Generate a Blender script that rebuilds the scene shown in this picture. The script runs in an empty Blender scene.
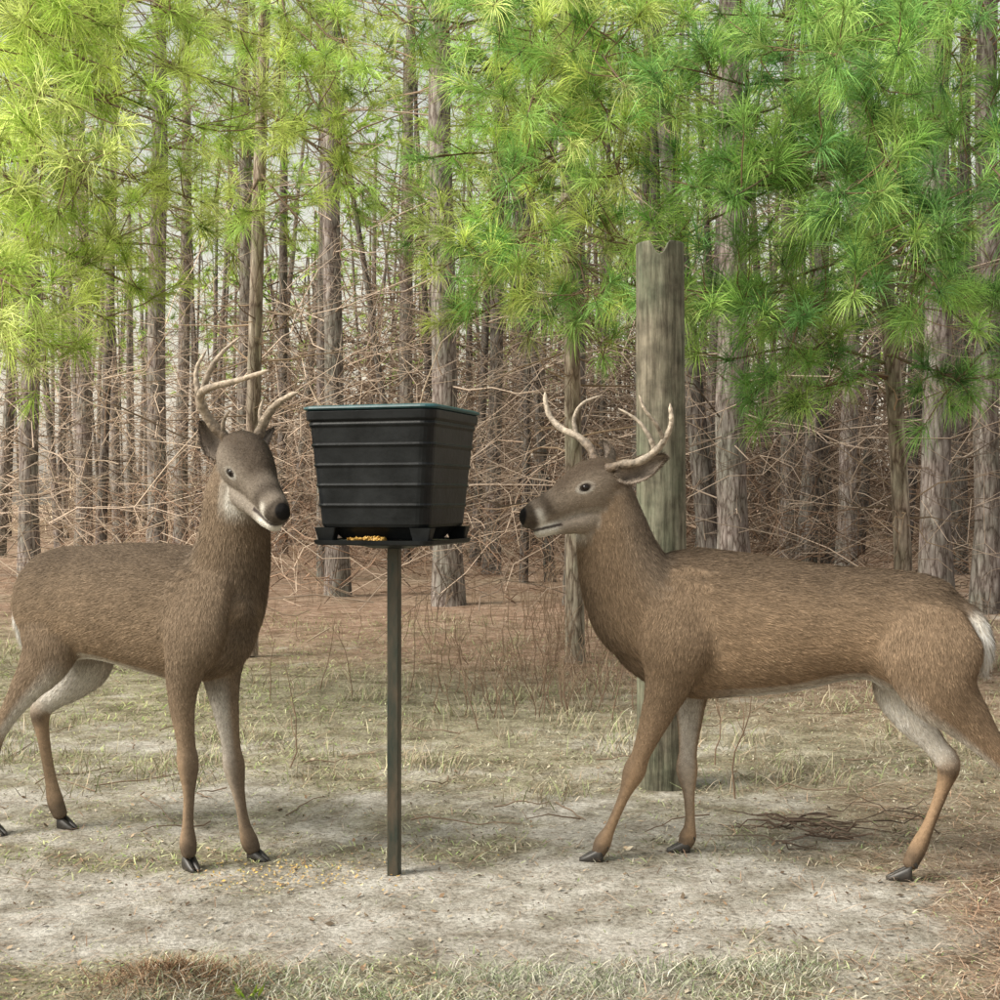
import bpy, math, random
import numpy as np
from mathutils import Vector, kdtree
rng=np.random.default_rng(11)
F=1300.0; CH=1.13
def at(px,py,d): return np.array([(px-500)/F*d, d, CH-(py-500)/F*d])
def nrm(a): return a/np.maximum(np.linalg.norm(a,axis=-1,keepdims=True),1e-9)
def smooth(a,b,x):
    t=np.clip((x-a)/(b-a),0,1); return t*t*(3-2*t)
scene=bpy.context.scene
# ---------------------------------------------------------------- mesh helpers
def make_mesh(name,V,faces,mat=None,col=None,parent=None,smooth_sh=True,attrs=None):
    V=np.asarray(V,dtype=np.float32).reshape(-1,3)
    me=bpy.data.meshes.new(name); me.vertices.add(len(V)); me.vertices.foreach_set('co',V.ravel())
    loops=[];starts=[];tot=[];o=0
    for f in faces:
        f=np.asarray(f,dtype=np.int32)
        if len(f)==0: continue
        k=f.shape[1]; loops.append(f.ravel()); starts.append(o+np.arange(len(f))*k); tot.append(np.full(len(f),k)); o+=f.size
    loops=np.concatenate(loops).astype(np.int32); starts=np.concatenate(starts).astype(np.int32); tot=np.concatenate(tot).astype(np.int32)
    me.loops.add(len(loops)); me.loops.foreach_set('vertex_index',loops)
    me.polygons.add(len(starts)); me.polygons.foreach_set('loop_start',starts); me.polygons.foreach_set('loop_total',tot)
    me.polygons.foreach_set('use_smooth',np.full(len(starts),smooth_sh,dtype=bool))
    me.update(calc_edges=True)
    if col is not None:
        c=np.ones((len(V),4),dtype=np.float32); c[:,:3]=col
        a=me.color_attributes.new('Col','FLOAT_COLOR','POINT'); a.data.foreach_set('color',c.ravel())
    ob=bpy.data.objects.new(name,me); scene.collection.objects.link(ob)
    if mat: me.materials.append(mat)
    if parent: ob.parent=parent
    return ob
def empty(name,loc=(0,0,0)):
    e=bpy.data.objects.new(name,None); scene.collection.objects.link(e); e.empty_display_size=0.2
    return e
class Acc:
    def __init__(s): s.V=[];s.Q=[];s.T=[];s.C=[];s.n=0
    def add(s,V,Q=None,T=None,C=None):
        V=V.reshape(-1,3); s.V.append(V)
        if Q is not None: s.Q.append(Q.reshape(-1,4)+s.n)
        if T is not None: s.T.append(T.reshape(-1,3)+s.n)
        if C is None: C=np.ones((len(V),3))
        C=np.broadcast_to(C,(len(V),3)) if np.ndim(C)==1 else C.reshape(-1,3)
        s.C.append(C); s.n+=len(V)
    def build(s,name,mat,parent=None,sm=True):
        fs=[]
        if s.Q: fs.append(np.concatenate(s.Q))
        if s.T: fs.append(np.concatenate(s.T))
        return make_mesh(name,np.concatenate(s.V),fs,mat,np.concatenate(s.C),parent,sm)
def tubes(P,R,S=5):
    P=np.asarray(P,float); R=np.asarray(R,float)
    if P.ndim==2: P=P[None];R=R[None]
    N,K,_=P.shape
    T=nrm(np.gradient(P,axis=1))
    m=np.abs(T.mean(1)); ref=np.zeros((N,3)); ref[np.arange(N),m.argmin(1)]=1
    s=nrm(np.cross(T,ref[:,None,:])); u=np.cross(T,s)
    a=np.arange(S)/S*2*np.pi
    V=P[:,:,None,:]+R[:,:,None,None]*(np.cos(a)[None,None,:,None]*s[:,:,None,:]+np.sin(a)[None,None,:,None]*u[:,:,None,:])
    idx=np.arange(N*K*S).reshape(N,K,S); nx=np.roll(idx,-1,axis=2)
    Q=np.stack([idx[:,:-1],nx[:,:-1],nx[:,1:],idx[:,1:]],-1).reshape(-1,4)
    return V.reshape(-1,3),Q
def cat(A,n):
    A=np.asarray(A,float); m=len(A)
    B=np.vstack([2*A[0]-A[1],A,2*A[-1]-A[-2]]); out=[]
    for i in range(m-1):
        p0,p1,p2,p3=B[i],B[i+1],B[i+2],B[i+3]
        for t in np.arange(n)/n:
            out.append(0.5*((2*p1)+(p2-p0)*t+(2*p0-5*p1+4*p2-p3)*t*t+(3*p1-p0-3*p2+p3)*t**3))
    out.append(A[-1]); return np.array(out)
# ---------------------------------------------------------------- materials
def newmat(name):
    m=bpy.data.materials.new(name); m.use_nodes=True; nt=m.node_tree; b=nt.nodes['Principled BSDF']; return m,nt,b
def N(nt,t,**k):
    n=nt.nodes.new(t)
    for a,v in k.items(): setattr(n,a,v)
    return n
def noise(nt,scale,detail=6,rough=0.6,mapscale=None,coord='Object'):
    tc=N(nt,'ShaderNodeTexCoord'); o=tc.outputs[coord]
    if mapscale is not None:
        mp=N(nt,'ShaderNodeMapping'); mp.inputs['Scale'].default_value=mapscale; nt.links.new(o,mp.inputs[0]); o=mp.outputs[0]
    n=N(nt,'ShaderNodeTexNoise'); n.inputs['Scale'].default_value=scale; n.inputs['Detail'].default_value=detail; n.inputs['Roughness'].default_value=rough
    nt.links.new(o,n.inputs['Vector']); return n,o
def ramp(nt,src,stops):
    r=N(nt,'ShaderNodeValToRGB'); e=r.color_ramp.elements
    while len(e)<len(stops): e.new(0.5)
    for i,(p,c) in enumerate(stops): e[i].position=p; e[i].color=(*c,1) if len(c)==3 else c
    nt.links.new(src,r.inputs[0]); return r.outputs[0]
def mixc(nt,a,b,fac,mode='MIX'):
    m=N(nt,'ShaderNodeMix',data_type='RGBA',blend_type=mode)
    for v,i in ((fac,0),(a,6),(b,7)):
        if isinstance(v,(int,float)): m.inputs[i].default_value=v
        elif isinstance(v,tuple): m.inputs[i].default_value=(*v,1)
        else: nt.links.new(v,m.inputs[i])
    return m.outputs[2]
def bump(nt,h,b,strength=0.5,dist=0.01):
    bp=N(nt,'ShaderNodeBump'); bp.inputs['Strength'].default_value=strength; bp.inputs['Distance'].default_value=dist
    nt.links.new(h,bp.inputs['Height']); nt.links.new(bp.outputs[0],b.inputs['Normal'])
def vcol(nt):
    a=N(nt,'ShaderNodeVertexColor'); a.layer_name='Col'; return a.outputs[0]
def mat_vc(name,rough=0.8,ns=30,amt=0.5,bs=0.0,transl=0.0,spec=0.3,simple=False):
    m,nt,b=newmat(name); c=vcol(nt)
    if simple: c2=c
    else:
        n,o=noise(nt,ns,3); g=ramp(nt,n.outputs[0],[(0.3,(1-amt,)*3),(0.7,(1+amt*0.6,)*3)])
        c2=mixc(nt,c,g,1.0,'MULTIPLY')
        if bs: bump(nt,n.outputs[0],b,bs)
    if simple:
        nt.nodes.remove(b); b=N(nt,'ShaderNodeBsdfDiffuse'); nt.links.new(c2,b.inputs[0]); out=b.outputs[0]
        nt.links.new(out,nt.nodes['Material Output'].inputs[0])
    else:
        nt.links.new(c2,b.inputs['Base Color'])
        b.inputs['Roughness'].default_value=rough; b.inputs['Specular IOR Level'].default_value=spec
    if transl:
        t=N(nt,'ShaderNodeBsdfTranslucent'); nt.links.new(c2,t.inputs[0])
        mx=N(nt,'ShaderNodeMixShader'); mx.inputs[0].default_value=transl
        nt.links.new(b.outputs[0],mx.inputs[1]); nt.links.new(t.outputs[0],mx.inputs[2])
        nt.links.new(mx.outputs[0],nt.nodes['Material Output'].inputs[0])
    return m
M_fur=mat_vc('deer_coat',0.8,70,0.22,0.25,0,0.15)
M_hair=mat_vc('deer_hair',simple=True)
M_antler=mat_vc('antler_bone',0.55,70,0.55,0.6,0,0.3)
M_needle=mat_vc('pine_needles',transl=0.35,simple=True)
M_grass=mat_vc('dry_grass',simple=True)
M_twig=mat_vc('dead_twigs',simple=True)
def mat_bark():
    m,nt,b=newmat('pine_bark')
    n,o=noise(nt,5,5,0.7,(6,6,1.0))
    v=N(nt,'ShaderNodeTexVoronoi',feature='DISTANCE_TO_EDGE'); v.inputs['Scale'].default_value=3.4
    mp=N(nt,'ShaderNodeMapping'); mp.inputs['Scale'].default_value=(7,7,1.7)
    tc=N(nt,'ShaderNodeTexCoord'); nt.links.new(tc.outputs['Object'],mp.inputs[0])
    add=mixc(nt,mp.outputs[0],n.outputs['Color'],0.28); nt.links.new(add,v.inputs['Vector'])
    cr=ramp(nt,v.outputs[0],[(0.0,(0.32,0.27,0.25)),(0.10,(0.78,0.75,0.73)),(0.4,(1.0,1,1))])
    n2,_=noise(nt,2.2,3,0.6)
    base=ramp(nt,n.outputs[0],[(0.25,(0.10,0.086,0.08)),(0.5,(0.27,0.248,0.235)),(0.75,(0.56,0.54,0.525))])
    tint=ramp(nt,n2.outputs[0],[(0.35,(0.8,0.85,0.78)),(0.65,(1.10,1.03,1.02))])
    c=mixc(nt,base,cr,1.0,'MULTIPLY'); c=mixc(nt,c,tint,1.0,'MULTIPLY'); c=mixc(nt,c,vcol(nt),1.0,'MULTIPLY')
    nt.links.new(c,b.inputs['Base Color']); b.inputs['Roughness'].default_value=0.9; b.inputs['Specular IOR Level'].default_value=0.15
    bump(nt,n.outputs[0],b,0.7,0.02); return m
M_bark=mat_bark()
# ---------------------------------------------------------------- noise for terrain
_w=[(rng.normal(size=2),rng.uniform(0,6.28)) for _ in range(14)]
def sn(x,y,f):
    r=0
    for i,(k,p) in enumerate(_w):
        ff=f*(1+0.35*i); r=r+np.sin(k[0]*x*ff+k[1]*y*ff+p+i)/(1+0.25*i)
    return r/4.2
def gz(x,y):
    return 0.006*sn(x,y,2.5)+0.004*sn(x+9,y,7)+0.05*smooth(5.5,12,y)*sn(x,y+5,0.7)+0.055*np.exp(-(((x+0.74)/0.17)**2+((y-2.99)/0.11)**2))
def sandm(x,y):
    band=np.exp(-((y-3.72-0.10*x)/0.66)**2)*(1-0.8*smooth(0.95,1.6,x))
    band=np.maximum(band,0.58*smooth(8.0,4.8,y)*smooth(1.6,0.6,x)*smooth(2.7,3.1,y))
    return np.clip(smooth(0.26,0.90,band+0.44*sn(x*1.0,y*1.6,2.2)+0.40*sn(x+3,y,9)),0,1)
def strawm(x,y):
    a=np.clip(smooth(6.5,10,y+0.7*x)+smooth(0.7,1.5,x)*smooth(6,3.6,y)*0.9,0,1)
    return np.clip(a*(1+0.5*sn(x,y,1.3))+0.1*sn(x,y,3),0,1)
# ---------------------------------------------------------------- ground
def ground():
    xs=np.concatenate([[-220,-120,-60,-30,-18,-12,-9],np.arange(-7,7.01,0.04),[9,12,18,30,60,120,220]])
    ys=np.concatenate([[-60,-20,-5,0,1.2],np.arange(2,12,0.04),np.arange(12,30,0.5),[32,36,45,60,90,150,300]])
    X,Y=np.meshgrid(xs,ys); Z=gz(X,Y)
    nx,ny=len(xs),len(ys); idx=np.arange(nx*ny).reshape(ny,nx)
    Q=np.stack([idx[:-1,:-1],idx[:-1,1:],idx[1:,1:],idx[1:,:-1]],-1).reshape(-1,4)
    s=sandm(X,Y).ravel(); p=strawm(X,Y).ravel()
    col=np.stack([s,p,np.zeros_like(s)],-1)
    m,nt,b=newmat('ground_soil')
    c=N(nt,'ShaderNodeVertexColor'); c.layer_name='Col'; sp=N(nt,'ShaderNodeSeparateColor'); nt.links.new(c.outputs[0],sp.inputs[0])
    n1,_=noise(nt,9,8,0.7); n2,_=noise(nt,60,6,0.75); n3,_=noise(nt,3.5,6,0.7)
    sand=ramp(nt,n1.outputs[0],[(0.3,(0.34,0.295,0.24)),(0.5,(0.57,0.535,0.48)),(0.7,(0.74,0.715,0.66))])
    dirt=ramp(nt,n1.outputs[0],[(0.3,(0.18,0.15,0.10)),(0.5,(0.37,0.335,0.24)),(0.7,(0.54,0.50,0.39))])
    straw=ramp(nt,n1.outputs[0],[(0.3,(0.17,0.105,0.075)),(0.5,(0.37,0.255,0.185)),(0.7,(0.54,0.41,0.33))])
    cc=mixc(nt,dirt,straw,sp.outputs[1]); cc=mixc(nt,cc,sand,sp.outputs[0])
    g=ramp(nt,n2.outputs[0],[(0.3,(0.34,0.32,0.29)),(0.55,(1.1,1.1,1.1))]); cc=mixc(nt,cc,g,1.0,'MULTIPLY')
    g=ramp(nt,n3.outputs[0],[(0.35,(0.58,0.565,0.51)),(0.58,(1.08,1.08,1.08))]); cc=mixc(nt,cc,g,1.0,'MULTIPLY')
    nt.links.new(cc,b.inputs['Base Color']); b.inputs['Roughness'].default_value=0.95; b.inputs['Specular IOR Level'].default_value=0.1
    bump(nt,n2.outputs[0],b,1.0,0.02)
    make_mesh('ground',np.stack([X,Y,Z],-1),[Q],m,col)
ground()
def blades(x,y,h,w,lean,col,z0=0.0,K=3):
    n=len(x); az=rng.uniform(0,2*np.pi,n); d=np.stack([np.cos(az),np.sin(az),np.zeros(n)],-1)
    sd=np.stack([-np.sin(az),np.cos(az),np.zeros(n)],-1); a2=rng.uniform(0,6.28,n)
    sd=nrm(np.stack([np.cos(a2),np.sin(a2),np.zeros(n)],-1)+0.3*sd)
    r=np.stack([x,y,gz(x,y)+z0],-1); up=np.array([0,0,1.0])
    c=np.cos(lean)[:,None]; s=np.sin(lean)[:,None]; h=h[:,None]
    mid=r+h*0.5*(c*up+s*d*0.8); tip=mid+h*0.5*(c*0.7*up+s*d*1.1)
    w=w[:,None]
    V=np.stack([r-sd*w,r+sd*w,mid+sd*w*0.8,mid-sd*w*0.8,tip],1)
    i=np.arange(n)[:,None]*5
    Q=np.concatenate([i,i+1,i+2,i+3],1); T=np.concatenate([i+3,i+2,i+4],1)
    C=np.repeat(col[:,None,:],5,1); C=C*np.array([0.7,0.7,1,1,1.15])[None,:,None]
    return V,Q,T,C
def samp(n,d0,d1,pw=1.2,wid=0.47):
    u=rng.random(n); p=1-pw
    d=(d0**p+u*(d1**p-d0**p))**(1/p)
    x=rng.uniform(-1,1,n)*(wid*d+0.4); return x,d
def pick(cols,n,j=0.25):
    c=np.array(cols)[rng.integers(0,len(cols),n)]; return c*(1+rng.normal(0,j,(n,1))).clip(0.4,1.8)
acc=Acc()
x,y=samp(95000,2.7,13); s=sandm(x,y); p=strawm(x,y)
k=rng.random(len(x))>(0.95*s+0.45*p); x,y=x[k],y[k]; n=len(x)
cl=smooth(-0.5,0.6,sn(x,y,3.0))
h=rng.uniform(0.010,0.036,n)*(0.35+1.1*cl)*(1+0.6*smooth(5,9,y))
gl=smooth(0.6,-2.0,x)[:,None]
col=pick([(0.50,0.46,0.34),(0.36,0.39,0.22),(0.54,0.50,0.40),(0.32,0.26,0.18),(0.29,0.36,0.16),(0.43,0.42,0.31)],n)
col=col*(1-gl)+col*np.array([0.96,1.1,0.72])*gl
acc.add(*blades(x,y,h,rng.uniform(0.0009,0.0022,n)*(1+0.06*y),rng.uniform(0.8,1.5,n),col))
cx=rng.uniform(-0.8,0.8,75); cy=rng.uniform(2.75,3.14,75)
x=(cx[:,None]+rng.normal(0,0.06,(75,120))).ravel(); y=(cy[:,None]+rng.normal(0,0.04,(75,120))).ravel(); n=len(x)
acc.add(*blades(x,y,rng.uniform(0.015,0.055,n),rng.uniform(0.0007,0.0015,n),rng.uniform(0.6,1.5,n),pick([(0.32,0.35,0.24),(0.45,0.43,0.34),(0.23,0.28,0.15),(0.52,0.50,0.42)],n)))
cx,cy=samp(220,4.9,12); 
x=(cx[:,None]+rng.normal(0,0.08,(220,45))).ravel(); y=(cy[:,None]+rng.normal(0,0.08,(220,45))).ravel(); n=len(x)
acc.add(*blades(x,y,rng.uniform(0.04,0.15,n),rng.uniform(0.0012,0.0025,n),rng.uniform(0.2,1.3,n),pick([(0.47,0.43,0.29),(0.34,0.38,0.20),(0.49,0.42,0.32),(0.38,0.30,0.21)],n)))
acc.build('grass',M_grass,sm=False)
acc=Acc()
x,y=samp(85000,2.7,20,1.3); p=np.clip(strawm(x,y)+0.16,0,1)*(1-0.75*sandm(x,y)); k=rng.random(len(x))<p; x,y=x[k],y[k]; n=len(x)
acc.add(*blades(x,y,rng.uniform(0.06,0.14,n),rng.uniform(0.0006,0.0011,n)*(1+0.10*y),rng.uniform(1.35,1.58,n),pick([(0.40,0.26,0.18),(0.46,0.32,0.22),(0.24,0.145,0.09),(0.52,0.42,0.33)],n),0.004))
m_=(2500); x=-0.74+rng.normal(0,0.10,m_); y=2.99+rng.normal(0,0.065,m_)
acc.add(*blades(x,y,rng.uniform(0.02,0.06,m_),np.full(m_,0.001),rng.uniform(0.8,1.55,m_),pick([(0.25,0.15,0.09),(0.16,0.10,0.06),(0.36,0.26,0.17)],m_),0.002))
acc.build('pine_straw',M_grass,sm=False)
acc=Acc(); n=9000
x,y=samp(n,2.8,9,1.3); n=len(x)
def flakes(x,y,s,col,z=0.006):
    n=len(x); az=rng.uniform(0,6.28,n); a=np.stack([np.cos(az),np.sin(az),rng.normal(0,0.3,n)],-1); b=np.stack([-np.sin(az),np.cos(az),rng.normal(0,0.3,n)],-1)
    c=np.stack([x,y,gz(x,y)+z],-1); s=s[:,None]
    V=np.stack([c-a*s,c+b*s*0.5,c+a*s,c-b*s*0.5],1); i=np.arange(n)[:,None]*4
    return V,np.concatenate([i,i+1,i+2,i+3],1),None,np.repeat(col[:,None],4,1)
acc.add(*flakes(x,y,rng.uniform(0.003,0.011,n)*(0.6+0.8*rng.random(n)**3),pick([(0.28,0.19,0.12),(0.38,0.29,0.20),(0.14,0.10,0.07),(0.44,0.38,0.29),(0.09,0.07,0.05)],n)))
acc.build('leaf_litter',M_grass,sm=False)
acc=Acc(); n=420
x=-0.62+rng.normal(0,0.17,n); y=3.93+rng.normal(0,0.09,n)
acc.add(*flakes(x,y,rng.uniform(0.004,0.007,n),pick([(0.6,0.42,0.12),(0.5,0.33,0.14),(0.55,0.45,0.25)],n,0.15)))
acc.build('spilled_corn',M_grass,sm=False)
# ---------------------------------------------------------------- branches & needles
def strands(S,D,L,K=5,sag=0.1,lift=0.0,wig=0.04):
    n=len(S); t=np.linspace(0,1,K)[None,:,None]; L=L[:,None,None]
    up=np.array([0,0,1.0])
    w=np.cumsum(rng.normal(0,wig,(n,K,3)),axis=1); w[:,0]=0
    return S[:,None]+D[:,None]*L*t+up*L*(lift*t*t-sag*t*t)+w*L
def rdir(n,el0,el1):
    az=rng.uniform(0,2*np.pi,n); e=np.radians(rng.uniform(el0,el1,n))
    return np.stack([np.cos(e)*np.cos(az),np.cos(e)*np.sin(az),np.sin(e)],-1)
def dead(acc,tp,th,z0,z1,n,L0,L1,r0,sub=3,col=(0.30,0.24,0.19),S=4,K=5):
    z=rng.uniform(z0,z1,n); S0=np.stack([np.interp(z,th,tp[:,0]),np.interp(z,th,tp[:,1]),z],-1)
    D=rdir(n,-25,38); L=rng.uniform(L0,L1,n)*(0.6+0.4*rng.random(n))
    P=strands(S0,D,L,K,0.12,0.12*rng.random(),0.035); tt=np.linspace(1,0.22,K)
    R=r0*rng.uniform(0.6,1.2,n)[:,None]*tt[None]
    v,q=tubes(P,R,S); cc=np.array(col)*rng.uniform(0.4,1.5,(n,1)); acc.add(v,q,None,np.repeat(cc,K*S,0))
    if sub:
        m=n*sub; pi=np.repeat(np.arange(n),sub); ki=rng.integers(1,K-1,m); fr=rng.random(m)[:,None]
        s=P[pi,ki]*(1-fr)+P[pi,ki+1]*fr; d=nrm(D[pi]*0.9+rng.normal(0,0.6,(m,3))); l=L[pi]*rng.uniform(0.2,0.55,m)
        P2=strands(s,d,l,4,0.05,0,0.06); R2=(r0*0.4*rng.uniform(0.6,1.1,m))[:,None]*np.linspace(1,0.35,4)[None]
        v,q=tubes(P2,R2,3); cc2=cc[pi]*rng.uniform(0.8,1.2,(m,1)); acc.add(v,q,None,np.repeat(cc2,12,0))
def tufts(acc,C,A,n,L,w,col,droop=0.35,spread=(10,80),two=True):
    M=len(C); A=nrm(A)
    A=np.repeat(A,n,0); C0=np.repeat(C,n,0); LL=np.repeat(L,n)*rng.uniform(0.7,1.1,M*n); cc=np.repeat(col,n,0)*rng.uniform(0.65,1.3,(M*n,1))
    pr=nrm(np.cross(A,rng.normal(size=(M*n,3)))); th=np.radians(rng.uniform(spread[0],spread[1],M*n))[:,None]
    d=nrm(A*np.cos(th)+pr*np.sin(th)); root=C0-A*(rng.random((M*n,1))*0.5*LL[:,None])
    LL=LL[:,None]; mid=root+d*LL*0.5; d2=nrm(d+np.array([0,0,-1.0])*droop*rng.uniform(0.3,1.6,(M*n,1))); tip=mid+d2*LL*0.5
    s=nrm(np.cross(d,rng.normal(size=(M*n,3))))*w
    if two:
        V=np.stack([root-s*0.6,root+s*0.6,mid+s,mid-s,tip],1); i=np.arange(M*n)[:,None]*5
        Q=np.concatenate([i,i+1,i+2,i+3],1); T=np.concatenate([i+3,i+2,i+4],1)
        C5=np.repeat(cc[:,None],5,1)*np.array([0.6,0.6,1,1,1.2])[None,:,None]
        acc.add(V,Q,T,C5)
    else:
        V=np.stack([root-s,root+s,tip],1); i=np.arange(M*n)[:,None]*3
        acc.add(V,None,np.concatenate([i,i+1,i+2],1),np.repeat(cc[:,None],3,1))
GREENS=[(0.36,0.52,0.13),(0.44,0.60,0.15),(0.27,0.42,0.11),(0.51,0.64,0.18)]
def limb(accw,accn,a,b,ntw,r0,greens,needle=0.17,nn=70,w=0.0014,sag=0.06,spreadr=0.38):
    a=np.asarray(a);b=np.asarray(b); L=np.linalg.norm(b-a); K=9
    t=np.linspace(0,1,K)[:,None]; P=a+(b-a)*t; P[:,2]+=L*sag*4*(t*(1-t))[:,0]*rng.uniform(-0.6,1)
    w_=np.cumsum(rng.normal(0,0.012,(K,3)),0)*L; w_-=w_[0]; P=P+w_*(1-0.5*t)
    v,q=tubes(P,r0*np.linspace(1,0.3,K),5); accw.add(v,q,None,np.array((0.16,0.115,0.085)))
    lo=max(0.25,1-1.5/L); f=rng.uniform(lo,1,ntw)*(K-1); i=np.minimum(f.astype(int),K-2); fr=(f-i)[:,None]
    s=P[i]*(1-fr)+P[i+1]*fr; d0=nrm(b-a)
    d=nrm(d0*0.7+rng.normal(0,0.7,(ntw,3))+np.array([0,0,0.12])); l=rng.uniform(0.3,1.2,ntw)*spreadr
    P2=strands(s,d,l,5,0.15,0.25,0.03); R2=(r0*0.35)*np.linspace(1,0.5,5)[None]*np.ones((ntw,1))
    v,q=tubes(P2,R2,4); accw.add(v,q,None,np.array((0.20,0.14,0.09)))
    C=np.concatenate([P2[:,-1],P[-1:],P2[:,3][rng.random(ntw)<0.4]]); 
    A=np.concatenate([P2[:,-1]-P2[:,-2],P[-1:]-P[-2:-1],(P2[:,3]-P2[:,2])[:len(C)-ntw-1]])+rng.normal(0,0.01,(len(C),3))+np.array([0,0,0.02])
    col=np.array(greens)[rng.integers(0,len(greens),len(C))]*rng.uniform(0.5,1.3,(len(C),1))
    tufts(accn,C,A,nn,needle*rng.uniform(0.75,1.2,len(C)),w,col,0.55)
# ---------------------------------------------------------------- forest
mainT=[(30,17,0.13,-6),(155,19,0.15,4),(245,22,0.14,3),(338,15.5,0.13,-8),(447,13.8,0.15,-12),(492,20,0.12,5),(572,13.5,0.11,-3),
 (733,12.5,0.155,-8),(938,11.5,0.135,-14),(990,13,0.13,5),(82,24,0.15,0),(845,19,0.14,8),(785,23,0.15,0),(660,24,0.15,-5),(180,27,0.15,3),(405,26,0.15,3)]
def side_shade(x,d): return float(1.08-0.52*smooth(-0.30,0.25,x/d))  # brighter left, shaded right: light falloff painted into trunk and branch colour
def trunk(acc,x,y,r,H,lx,S=12,K=14,tone=1.0):
    h=np.linspace(-0.1,H,K); k=np.linspace(0,1,K)
    bend=np.cumsum(rng.normal(0,0.03,(K,2)),0)*1.0
    P=np.stack([x+lx*k+bend[:,0]*0.6,y+bend[:,1]*0.6,h],-1)
    R=r*(1-0.6*k)*(1+0.35*np.exp(-np.maximum(h,0)/0.25))*(1+rng.normal(0,0.02,K))
    v,q=tubes(P,R,S); acc.add(v,q,None,np.array((tone,)*3)); return P,h
for i,(px,d,r,lp) in enumerate(mainT):
    e=empty('pine_tree'); x=(px-500)/F*d; sf=side_shade(x,d)
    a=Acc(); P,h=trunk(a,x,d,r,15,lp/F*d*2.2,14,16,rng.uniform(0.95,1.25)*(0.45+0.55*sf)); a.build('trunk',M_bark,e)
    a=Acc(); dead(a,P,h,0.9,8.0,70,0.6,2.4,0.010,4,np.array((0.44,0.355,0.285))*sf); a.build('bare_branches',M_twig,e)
    a=Acc(); nC=110; z=rng.uniform(5.3,13.5,nC); S0=np.stack([np.interp(z,h,P[:,0]),np.interp(z,h,P[:,1]),z],-1); D=rdir(nC,-5,40)
    PP=strands(S0,D,rng.uniform(0.8,2.4,nC),4,0.1,0.1,0.04); aw=Acc()
    v,q=tubes(PP,0.014*np.linspace(1,0.3,4)[None]*np.ones((nC,1)),3); aw.add(v,q,None,np.array((0.3,0.22,0.16))); aw.build('crown_branches',M_twig,e)
    C=np.concatenate([PP[:,-1],PP[:,2]+rng.normal(0,0.2,(nC,3))]); col=pick(GREENS,len(C),0.2)
    tufts(a,C,np.concatenate([D,D]),30,np.full(len(C),0.28),0.0045,col,0.3,(10,85),False); a.build('needles',M_needle,e)
aT=Acc();aB=Acc();aN=Acc()
NT=340; cnt=0
while cnt<NT:
    d=13+ (rng.random()**0.7)*60; x=rng.uniform(-1,1)*(0.43*d+3.5)
    if d<18 and rng.random()<0.8: continue
    left=smooth(2,-14,x*20/d)
    if rng.random()<0.65*left: continue
    cnt+=1; sf=side_shade(x,d)
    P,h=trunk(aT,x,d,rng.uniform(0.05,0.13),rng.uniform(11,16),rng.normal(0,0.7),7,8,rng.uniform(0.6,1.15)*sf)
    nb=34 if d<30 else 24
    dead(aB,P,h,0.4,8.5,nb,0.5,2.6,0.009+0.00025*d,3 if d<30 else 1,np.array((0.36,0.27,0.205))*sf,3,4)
    nC=24 if d<40 else 20; z=rng.uniform(5.8,14.0,nC); S0=np.stack([np.interp(z,h,P[:,0]),np.interp(z,h,P[:,1]),z],-1); D=rdir(nC,-5,40)
    C=S0+D*rng.uniform(0.4,2.2,(nC,1)); tufts(aN,C,D,18,np.full(nC,0.42),0.012+0.0002*d,pick(GREENS,nC,0.25),0.3,(10,85),False)
e=empty('distant_pine_forest'); aT.build('trunks',M_bark,e); aB.build('bare_branches',M_twig,e); aN.build('needles',M_needle,e)
a=Acc()
def brush(n,d,x,z,r,L0,L1,sub,base):
    S0=np.stack([x,d,z],-1); D=rdir(n,-20,60); P=strands(S0,D,rng.uniform(L0,L1,n),6,0.25,0.1,0.06)
    sf=(1.08-0.50*smooth(-0.28,0.25,x/d))[:,None]  # same left-lit, right-shaded falloff multiplied into the brush colour
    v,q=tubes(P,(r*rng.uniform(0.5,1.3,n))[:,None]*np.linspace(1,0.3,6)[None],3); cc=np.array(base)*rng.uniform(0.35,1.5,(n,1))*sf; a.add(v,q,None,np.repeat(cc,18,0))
    m=n*sub; pi=np.repeat(np.arange(n),sub); ki=rng.integers(1,5,m); P2=strands(P[pi,ki],nrm(D[pi]+rng.normal(0,0.7,(m,3))),rng.uniform(0.2,0.9,m)*L1*0.4,4,0.1,0,0.06)
    v,q=tubes(P2,(r[pi]*0.45)[:,None]*np.linspace(1,0.4,4)[None],3); a.add(v,q,None,np.repeat(cc[pi],12,0))
n=1700; d=rng.uniform(9.5,26,n); x=rng.uniform(-1,1,n)*(0.42*d+1.0); z=rng.uniform(0.0,4.4,n)*rng.random(n)**0.3
brush(n,d,x,z,np.full(n,0.0060),0.6,2.4,3,(0.48,0.38,0.30))
n=1300; d=rng.uniform(14,30,n); x=rng.uniform(-0.7,1,n)*(0.42*d+1.0); z=rng.uniform(0.0,1.6,n)*rng.random(n)
brush(n,d,x,z,np.full(n,0.0085),0.6,2.0,3,(0.26,0.175,0.125))
n=5200; d=rng.uniform(26,62,n); x=rng.uniform(-0.45,1,n)*(0.42*d+1.0); z=rng.uniform(0.0,8,n)*rng.random(n)**0.4
brush(n,d,x,z,0.0006*d,1.5,4.5,1,(0.28,0.20,0.15))
n=600; d=rng.uniform(30,62,n); x=rng.uniform(-1,-0.2,n)*(0.42*d+1.0); z=rng.uniform(0.0,3,n)*rng.random(n)
brush(n,d,x,z,0.0005*d,1.0,3.0,1,(0.50,0.40,0.29))
a.build('dead_brush',M_twig)
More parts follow.
